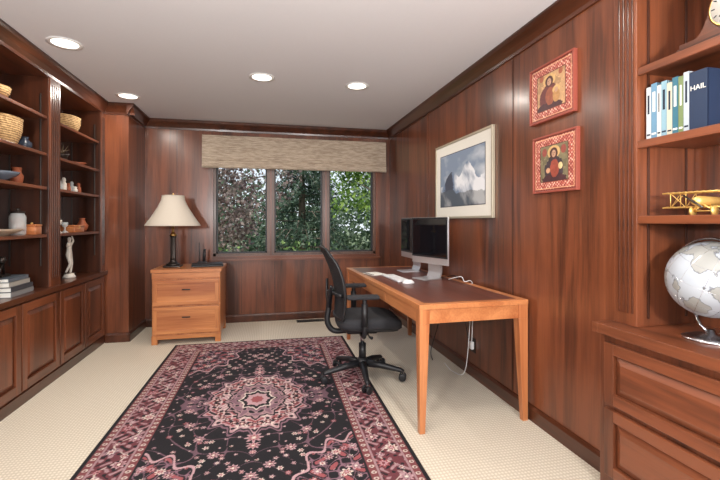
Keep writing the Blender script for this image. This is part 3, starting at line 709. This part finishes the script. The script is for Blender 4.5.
fc=bpy.data.curves.new('book_title','FONT'); fc.body='HAIL'; fc.size=0.028; fc.align_x='CENTER'; fc.extrude=0.0004
to=bpy.data.objects.new('book_title',fc); scene.collection.objects.link(to); fc.materials.append(M_paper)
to.matrix_world=Matrix(((0,0,-1,1.6355),(-1,0,0,1.276),(0,1,0,1.745),(0,0,0,1)))
parent(to,bpy.data.objects['row_of_books'])
b=B('model_biplane',(1.69,1.27,1.2535),math.radians(6))
r=0.0030
for z in (0.035,0.095):
    for x in (-0.03,0.03): b.tube([(x,-0.16,z),(x,0.16,z)],r,M_gold,n=6)
    for i in range(15):
        y=-0.16+i*0.32/14; b.tube([(-0.034,y,z),(0,y,z+0.005),(0.034,y,z)],0.0022,M_gold,n=5)
for y in (-0.13,-0.07,0.07,0.13):
    for x in (-0.03,0.03): b.tube([(x,y,0.035),(x,y,0.095)],0.002,M_gold,n=5)
    b.tube([(-0.03,y,0.035),(0.03,y,0.095)],0.0014,M_gold,n=4)
    b.tube([(-0.03,y,0.035),(-0.03,y+(0.06 if y in(-0.13,0.07) else -0.06),0.095)],0.0014,M_gold,n=4)
b.tube([(-0.09,0,0.055),(-0.07,0,0.057),(0.05,0,0.057),(0.17,0,0.06)],[0.014,0.02,0.018,0.004],M_gold,n=10)
b.tube([(-0.10,-0.035,0.03),(-0.098,0,0.055),(-0.10,0.035,0.08)],[0.003,0.005,0.003],M_bronze,n=6)
for x in (0.13,0.17): b.tube([(x,-0.05,0.062),(x,0.05,0.062)],r,M_gold,n=5)
b.tube([(0.14,0,0.06),(0.165,0,0.10),(0.18,0,0.06)],r,M_gold,n=5)
for s_ in (-1,1):
    b.tube([(-0.04,s_*0.035,0.0195),(-0.04,s_*0.041,0.0195)],0.0195,M_gold,n=20)
    b.tube([(-0.04,s_*0.035,0.0195),(-0.02,s_*0.01,0.045)],r,M_gold,n=5); b.tube([(-0.04,s_*0.035,0.0195),(-0.06,s_*0.01,0.045)],r,M_gold,n=5)
b.tube([(-0.04,-0.04,0.0195),(-0.04,0.04,0.0195)],r,M_gold,n=5); b.tube([(0.15,0,0.055),(0.16,0,0.0025)],r,M_gold,n=5)
b.finish()
b=B('mantel_clock',(1.70,1.17,1.9035))
b.box(-0.055,0.055,-0.22,0.22,0,0.02,M_wy); b.box(-0.048,0.048,-0.205,0.205,0.02,0.032,M_dky)
poly=[]
for i in range(41):
    y=-0.2+0.4*i/40; z=0.05+0.165*math.exp(-(y/0.095)**4*1.0)*(1-0.12*(y/0.1)**2 if abs(y)<0.1 else 0.88) 
    poly.append((0,y,z))
poly=[(0,-0.2,0.032)]+poly+[(0,0.2,0.032)]
b.prism(poly,(-0.04,0,0),(0.04,0,0),M_wy)
RT=Matrix.Translation((-0.04,0,0.125))@Matrix.Rotation(math.radians(-90),4,'Y')
b.lathe([(0.078,0),(0.08,0.008),(0.07,0.012),(0.068,0.004)],M_brass,M=RT); b.lathe([(0.069,0.0),(0.069,0.014)],M_paper,M=RT)
for k in range(12):
    a=2*math.pi*k/12; b.box(-0.002,0.002,0.052,0.064,0.014,0.015,M_black,M=RT@Matrix.Rotation(a,4,'Z'))
b.box(-0.002,0.002,-0.005,0.05,0.015,0.016,M_black,M=RT@Matrix.Rotation(0.8,4,'Z')); b.box(-0.003,0.003,-0.005,0.034,0.015,0.016,M_black,M=RT@Matrix.Rotation(2.6,4,'Z'))
b.finish()

# ------------------------------------------------------------ left shelf items
S1,S2,S3,S4=[z+0.0225 for z in ZS]
def basket(name,loc,r0,r1,h,sx=1,sy=1):
    b=B(name,loc); p=[(0.001,0.004),(r0*0.9,0.0),(r0,0.01)]
    for i in range(1,9):
        t=i/8; p.append((r0+(r1-r0)*t+0.012*math.sin(t*math.pi)+0.0025*(i%2),0.01+h*t))
    p+= [(r1+0.006,h+0.018),(r1-0.006,h+0.018),(r1-0.012,h*0.6),(r0-0.01,0.02),(0.001,0.015)]
    b.lathe(p,M_basket,n=36,sx=sx,sy=sy); return b.finish()
basket('wicker_basket',(-1.765,3.27,S3),0.10,0.135,0.17,0.95,1.35)
basket('wicker_basket',(-1.76,4.22,S4),0.09,0.12,0.12,1,1.3)
basket('coiled_bowl',(-1.74,3.18,S4),0.05,0.09,0.07,1,1.2)
def vase(name,loc,p,mat,**k):
    b=B(name,loc); b.lathe(p,mat,**k); return b.finish()
M_ceram2=plain('grey_blue_ceramic',lin((88,96,108)),0.25)
vase('ceramic_bowl',(-1.72,3.20,S2),[(0.035,0),(0.04,0.01),(0.10,0.04),(0.12,0.065),(0.115,0.065),(0.09,0.04),(0.03,0.018),(0.001,0.015)],M_ceram2)
vase('small_pitcher',(-1.72,3.42,S2),[(0.025,0),(0.035,0.02),(0.04,0.06),(0.026,0.09),(0.03,0.12),(0.026,0.12),(0.02,0.09),(0.001,0.05)],M_terra)
vase('round_jar',(-1.72,3.52,S3),[(0.025,0),(0.045,0.03),(0.045,0.06),(0.02,0.085),(0.026,0.1),(0.02,0.1),(0.001,0.08)],M_ceram)
vase('serving_bowl',(-1.72,3.20,S1),[(0.06,0),(0.065,0.008),(0.12,0.03),(0.14,0.045),(0.135,0.045),(0.11,0.03),(0.05,0.014),(0.001,0.012)],plain('speckled_stone',lin((160,140,120)),0.4,bscale=40,var=0.3))
b=B('glass_jar',(-1.71,3.41,S1)); b.lathe([(0.045,0),(0.05,0.01),(0.05,0.13),(0.04,0.15),(0.04,0.155)],M_glassobj)
for k in range(34):
    a=k*2.4; rr=0.036*math.sqrt((k%9)/9); b.lathe([(0.0005,0),(0.009,0.006),(0.011,0.012),(0.009,0.018),(0.0005,0.024)],M_terra if k%3 else M_plaster,c=(rr*math.cos(a),rr*math.sin(a),0.006+0.016*(k//5)),n=10)
b.lathe([(0.043,0.155),(0.045,0.165),(0.015,0.17),(0.012,0.178),(0.015,0.187),(0.001,0.19)],M_bronze); b.finish()
b=B('carved_wood_box',(-1.68,3.53,S1)); b.box(-0.045,0.045,-0.045,0.045,0,0.06,M_ch,bev=0.004); b.box(-0.048,0.048,-0.048,0.048,0.06,0.075,M_oakx,bev=0.004); b.lathe([(0.006,0.075),(0.01,0.085),(0.001,0.092)],M_brass); b.finish()
b=B('stack_of_books',(-1.73,3.28,0.736),0.05); z=0
for (t,c,w_,l_) in ((0.035,(130,130,130),0.22,0.30),(0.03,(60,64,70),0.21,0.29),(0.032,(160,156,148),0.2,0.27),(0.025,(90,100,110),0.19,0.26)):
    m=plain('book_'+str(len(bpy.data.materials)),lin(c),0.5); dx=random.uniform(-.01,.01)
    b.box(-w_/2+dx,w_/2+dx,-l_/2,l_/2,z,z+0.003,m); b.box(-w_/2+dx,w_/2+dx,-l_/2,l_/2,z+t-0.003,z+t,m); b.box(w_/2+dx-0.003,w_/2+dx,-l_/2,l_/2,z,z+t,m)
    b.box(-w_/2+dx+0.004,w_/2+dx-0.003,-l_/2+0.004,l_/2-0.004,z+0.003,z+t-0.003,M_paper); z+=t
b.finish()
b=B('bronze_figurine',(-1.74,3.28,0.8585)); b.box(-0.03,0.03,-0.05,0.05,0,0.016,M_bronze); b.tube([(0,-0.03,0.013),(0.01,0,0.10),(0,0.03,0.013)],0.008,M_bronze); b.lathe([(0.02,0.09),(0.028,0.11),(0.02,0.135),(0.001,0.14)],M_bronze); b.finish()
b=B('potted_succulent',(-1.70,4.05,S3)); b.lathe([(0.03,0),(0.045,0.05),(0.048,0.06),(0.04,0.06),(0.038,0.045),(0.001,0.045)],M_bronze)
M_leaf0=plain('houseplant_leaf',lin((100,80,56)),0.5)
for k in range(9):
    a=k*0.75; b.tube([(0,0,0.045),(0.02*math.cos(a),0.02*math.sin(a),0.09),(0.055*math.cos(a),0.055*math.sin(a),0.10+0.004*k)],[0.004,0.009,0.002],M_leaf0,n=6,flat=0.3)
b.finish()
vase('small_dish',(-1.70,4.36,S3),[(0.03,0),(0.035,0.008),(0.07,0.03),(0.066,0.03),(0.03,0.012),(0.001,0.01)],M_terra)
b=B('nesting_dolls',(-1.70,4.20,S2))
for k,(y,h) in enumerate(((-0.26,0.11),(-0.19,0.09),(-0.12,0.12),(-0.04,0.08),(0.03,0.10),(0.10,0.06),(0.17,0.10))):
    b.lathe([(0.018,0),(0.022,0.02),(0.02,h*0.55),(0.012,h*0.66),(0.016,h*0.8),(0.012,h*0.95),(0.001,h)],(M_terra,M_glassobj,M_plaster)[k%3],c=(0,y,0),n=18)
b.finish()
b=B('glass_figurines',(-1.70,4.2,S1))
for k,(y,h) in enumerate(((-0.36,0.10),(-0.29,0.13),(-0.22,0.11),(-0.15,0.09))):
    b.lathe([(0.025,0),(0.027,0.006),(0.008,0.02),(0.006,h*0.5),(0.024,h*0.7),(0.026,h),(0.023,h),(0.001,h*0.65)],M_glassobj if k%2 else M_plaster,c=(0.02*(k%2),y,0),n=20)
b.finish()
b=B('keepsake_box',(-1.70,4.24,S1)); b.box(-0.06,0.06,-0.10,0.10,0,0.05,M_ch,bev=0.004); b.box(-0.063,0.063,-0.103,0.103,0.05,0.065,M_ch,bev=0.004); b.box(0.06,0.064,-0.012,0.012,0.035,0.055,M_brass); b.finish()
vase('small_vase',(-1.70,4.45,S1),[(0.025,0),(0.045,0.03),(0.05,0.06),(0.025,0.10),(0.022,0.12),(0.03,0.13),(0.02,0.13),(0.001,0.1)],M_terra)
b=B('statuette',(-1.70,4.18,0.7355)); b.lathe([(0.05,0),(0.052,0.01),(0.04,0.022),(0.038,0.035)],M_plaster)
st=b.finish()
me=bpy.data.meshes.new('figure'); V=[(0,0,0.20),(0,0,0.26),(0,0,0.295),(0,0,0.315),(0.004,0,0.34),
 (0,0.02,0.19),(0.01,0.022,0.12),(0,0.024,0.035),(0,-0.02,0.19),(0.02,-0.026,0.125),(-0.015,-0.03,0.045),
 (0,0.035,0.287),(0.01,0.06,0.325),(0.0,0.05,0.37),(0,-0.035,0.287),(0.015,-0.075,0.28),(0.03,-0.10,0.315),(0.0,0,0.362)]
E=[(0,1),(1,2),(2,3),(3,4),(4,17),(0,5),(5,6),(6,7),(0,8),(8,9),(9,10),(2,11),(11,12),(12,13),(2,14),(14,15),(15,16)]
Rr=[.026,.020,.024,.009,.018,.019,.013,.009,.019,.013,.009,.011,.008,.006,.011,.008,.006,.012]
me.from_pydata(V,E,[]); fg=bpy.data.objects.new('figure',me); scene.collection.objects.link(fg)
fg.location=(-1.70,4.18,0.7355); md=fg.modifiers.new('skin','SKIN')
for i,v in enumerate(me.skin_vertices[0].data if me.skin_vertices else []): v.radius=(Rr[i],Rr[i])
if me.skin_vertices: me.skin_vertices[0].data[0].use_root=True
md2=fg.modifiers.new('sub','SUBSURF'); md2.levels=2; md2.render_levels=2
me.materials.append(M_plaster); parent(fg,st)

# ------------------------------------------------------------ recessed lights and added fill lamps
cans=[(-1.318,3.18),(-0.025,3.56),(0.797,3.60),(-1.28,4.38),(-1.25,1.6),(0.0,1.7),(0.9,1.6),(0,0.1),(1.0,0.1),(-1.1,0.1)]  # later entries lie out of view, added to fill the room with light
for (x,y) in cans:
    b=B('recessed_light',(x,y,H))
    prf=[(0.105,-0.001),(0.105,-0.007),(0.082,-0.006),(0.078,-0.001)]
    b.lathe_open(prf,M_white,n=36)
    b.lathe([(0.079,-0.002),(0.079,-0.0035)],M_bulb,n=36)
    ob=b.finish()
    ld=bpy.data.lights.new('downlight','AREA'); ld.shape='DISK'; ld.size=0.15; ld.energy=8.0; ld.color=(1.0,0.93,0.84)
    lo=bpy.data.objects.new('downlight',ld); scene.collection.objects.link(lo); lo.location=(x,y,H-0.012); parent(lo,ob)
for (x,y,aim) in ((-1.0,-0.35,(0.7,2.4,1.25)),(1.0,-0.35,(-0.6,2.4,1.25))):  # unseen fill lamps behind the camera, added to brighten ceiling and walls
    b=B('added_fill_lamp',(x,y,0)); b.lathe([(0.15,0),(0.15,0.015),(0.02,0.03),(0.012,0.05),(0.012,1.42)],M_black)
    D=Vector(aim).normalized(); Q=D.to_track_quat('Z','Y').to_matrix().to_4x4(); T=Matrix.Translation((0,0,1.45))@Q
    b.lathe_open([(0.03,-0.1),(0.06,-0.06),(0.12,0.02),(0.14,0.06)],M_black,M=T,n=32); b.lathe([(0.03,-0.1),(0.03,-0.11)],M_black,M=T)
    ob=b.finish()
    ld=bpy.data.lights.new('fill_uplight','AREA'); ld.shape='DISK'; ld.size=0.24; ld.energy=60; ld.color=(1.0,0.97,0.95); 
    lo=bpy.data.objects.new('fill_uplight',ld); scene.collection.objects.link(lo)
    lo.matrix_world=Matrix.Translation(Vector((x,y,1.45))+D*0.05)@(-D).to_track_quat('Z','Y').to_matrix().to_4x4(); parent(lo,ob)

# ------------------------------------------------------------ outside
b=B('garden_ground'); b.box(-40,40,YB+0.5,60,-0.6,-0.4,plain('garden_grass',lin((110,118,84)),0.9,bscale=3,var=0.3)); b.finish()
b=B('added_bounce_slab'); b.box(-8,8,-9,YN-0.02,-0.25,-0.05,plain('bounce_slab_pale',lin((190,184,172)),0.9,bscale=4,var=0.1)); b.finish()  # unseen slab added to bounce sunlight into the open end of the room
def leafmat(name,c1,c2,c3):
    m,nt,b=new_mat(name); N=nt.nodes; L=nt.links
    g=N.new('ShaderNodeNewGeometry'); r=N.new('ShaderNodeValToRGB')
    r.color_ramp.elements[0].color=rgba(lin(c1)); r.color_ramp.elements[1].color=rgba(lin(c3)); e=r.color_ramp.elements.new(0.5); e.color=rgba(lin(c2))
    L.new(g.outputs['Random Per Island'],r.inputs[0]); L.new(r.outputs[0],b.inputs['Base Color'])
    b.inputs['Roughness'].default_value=0.5
    t=N.new('ShaderNodeBsdfTranslucent'); L.new(r.outputs[0],t.inputs['Color']); mx=N.new('ShaderNodeMixShader'); mx.inputs[0].default_value=0.4
    o=N['Material Output']; L.new(b.outputs[0],mx.inputs[1]); L.new(t.outputs[0],mx.inputs[2]); L.new(mx.outputs[0],o.inputs[0])
    return m
def leaves(name,centers,per,spread,size,mat,asp=1.6,seed=1):
    rs=np.random.RandomState(seed); n=len(centers)*per
    C=np.repeat(np.array(centers),per,0)+rs.randn(n,3)*spread
    a=rs.randn(n,3); a/=np.linalg.norm(a,axis=1)[:,None]; t=rs.randn(n,3); bb=np.cross(a,t); bb/=np.linalg.norm(bb,axis=1)[:,None]
    s=size*(0.6+0.8*rs.rand(n))[:,None]
    V=np.stack([C-a*s*asp,C-bb*s,C+a*s*asp,C+bb*s],1).reshape(-1,3)
    F=np.arange(n*4).reshape(n,4)
    me=bpy.data.meshes.new(name); me.from_pydata(V.tolist(),[],F.tolist()); me.materials.append(mat)
    ob=bpy.data.objects.new(name,me); scene.collection.objects.link(ob); return ob
M_bark=wood('bark',lin((70,58,50)),lin((124,108,96)),'z',0.9,0)
def tree(name,x,y,h,r,cz,rz,ncl,per,spread,size,mat,seed,asp=1.6):
    rs=random.Random(seed); b=B(name)
    b.tube([(x,y,-0.4),(x+0.05,y,h*0.4),(x-0.05,y+0.1,h*0.8),(x,y,h)],[0.11,0.08,0.05,0.02],M_bark,n=10)
    cs=[]
    for k in range(ncl):
        while True:
            p=(rs.uniform(-1,1),rs.uniform(-1,1),rs.uniform(-1,1))
            if sum(q*q for q in p)<1: break
        c=(x+p[0]*r,y+p[1]*r*0.8,cz+p[2]*rz); cs.append(c)
        if k%2==0:
            z0=max(0.3,min(h*0.9,c[2]-0.6)); b.tube([(x,y,z0),((x+c[0])/2,(y+c[1])/2,(z0+c[2])/2+0.1),c],[0.03,0.018,0.006],M_bark,n=5)
    ob=b.finish(); lf=leaves('foliage',cs,per,spread,size,mat,seed=seed,asp=asp); parent(lf,ob); return ob
plum=leafmat('plum_leaf',(76,54,54),(126,104,98),(176,160,152))
green=leafmat('maple_leaf',(60,92,38),(108,142,58),(176,198,104))
dgreen=leafmat('fir_needle',(30,46,36),(58,80,60),(112,132,112))
lgreen=leafmat('shrub_leaf',(50,72,38),(88,116,58),(142,164,98))
far=leafmat('far_leaf',(62,80,60),(94,114,86),(144,160,130))
tree('plum_tree',-1.2,10.2,4.4,1.9,2.2,1.7,62,100,0.19,0.028,plum,11)
tree('maple_tree',3.45,11.6,5.0,1.7,2.7,1.9,66,110,0.18,0.036,green,5)
def fir(name,x,y,h,r,seed,mat):
    rs=random.Random(seed); b=B(name); b.tube([(x,y,-0.4),(x,y,h)],[0.16,0.02],M_bark,n=10); cs=[]
    z=0.3
    while z<h-0.2:
        rr=r*(1-z/h)+0.1
        for k in range(8):
            a=rs.uniform(0,6.28); 
            b.tube([(x,y,z),(x+rr*math.cos(a)*.6,y+rr*math.sin(a)*.6,z+0.02),(x+rr*math.cos(a),y+rr*math.sin(a),z-0.25*rr)],[0.025,0.015,0.004],M_bark,n=4)
            for f in (0.3,0.5,0.65,0.8,0.95): cs.append((x+rr*f*math.cos(a),y+rr*f*math.sin(a),z-0.25*rr*f*f+0.02))
        z+=0.32
    ob=b.finish(); lf=leaves('foliage',cs,32,0.10,0.017,mat,seed=seed,asp=5); parent(lf,ob); return ob
fir('fir_tree',1.35,15.6,8,1.8,3,dgreen); fir('fir_tree',6.2,16.5,8,2.2,4,dgreen); fir('fir_tree',-3.2,17,8,2.0,9,dgreen)
rs=random.Random(77)
leaves('garden_shrubs',[(rs.uniform(-2.0,3.0),rs.uniform(6.5,7.1),rs.uniform(-0.4,0.68)) for _ in range(105)],110,0.12,0.020,lgreen,seed=2)
leaves('tree_line',[(rs.uniform(-10,14),rs.uniform(22,27),rs.uniform(-0.5,3.6)-abs(rs.gauss(0,0.7))) for _ in range(320)],60,0.5,0.09,far,seed=6)

# world & sun
w=bpy.data.worlds.new('World'); scene.world=w; w.use_nodes=True; nt=w.node_tree; N=nt.nodes; L=nt.links
bg=N['Background']; tc=N.new('ShaderNodeTexCoord'); sep=N.new('ShaderNodeSeparateXYZ'); L.new(tc.outputs['Generated'],sep.inputs[0])
r=N.new('ShaderNodeValToRGB'); r.color_ramp.elements[0].position=0.0; r.color_ramp.elements[0].color=(0.88,0.94,1,1); r.color_ramp.elements[1].position=0.7; r.color_ramp.elements[1].color=(0.55,0.72,1,1)
L.new(sep.outputs['Z'],r.inputs[0]); L.new(r.outputs[0],bg.inputs['Color']); bg.inputs['Strength'].default_value=1.2
sd=bpy.data.lights.new('sun','SUN'); sd.energy=5.5; sd.angle=0.01; sd.color=(1,0.95,0.86)
so=bpy.data.objects.new('sun',sd); scene.collection.objects.link(so)
so.rotation_euler=Vector((-0.28,-0.60,0.86)).to_track_quat('Z','Y').to_euler()

# camera
cd=bpy.data.cameras.new('camera'); co=bpy.data.objects.new('camera',cd); scene.collection.objects.link(co)
f=415.0; cd.sensor_width=36; cd.lens=f/720*36; cd.shift_y=-18/720; cd.clip_start=0.05; cd.clip_end=200
co.location=(0,0,1.23); co.rotation_euler=(math.radians(90),0,-math.atan(95/415))
scene.camera=co
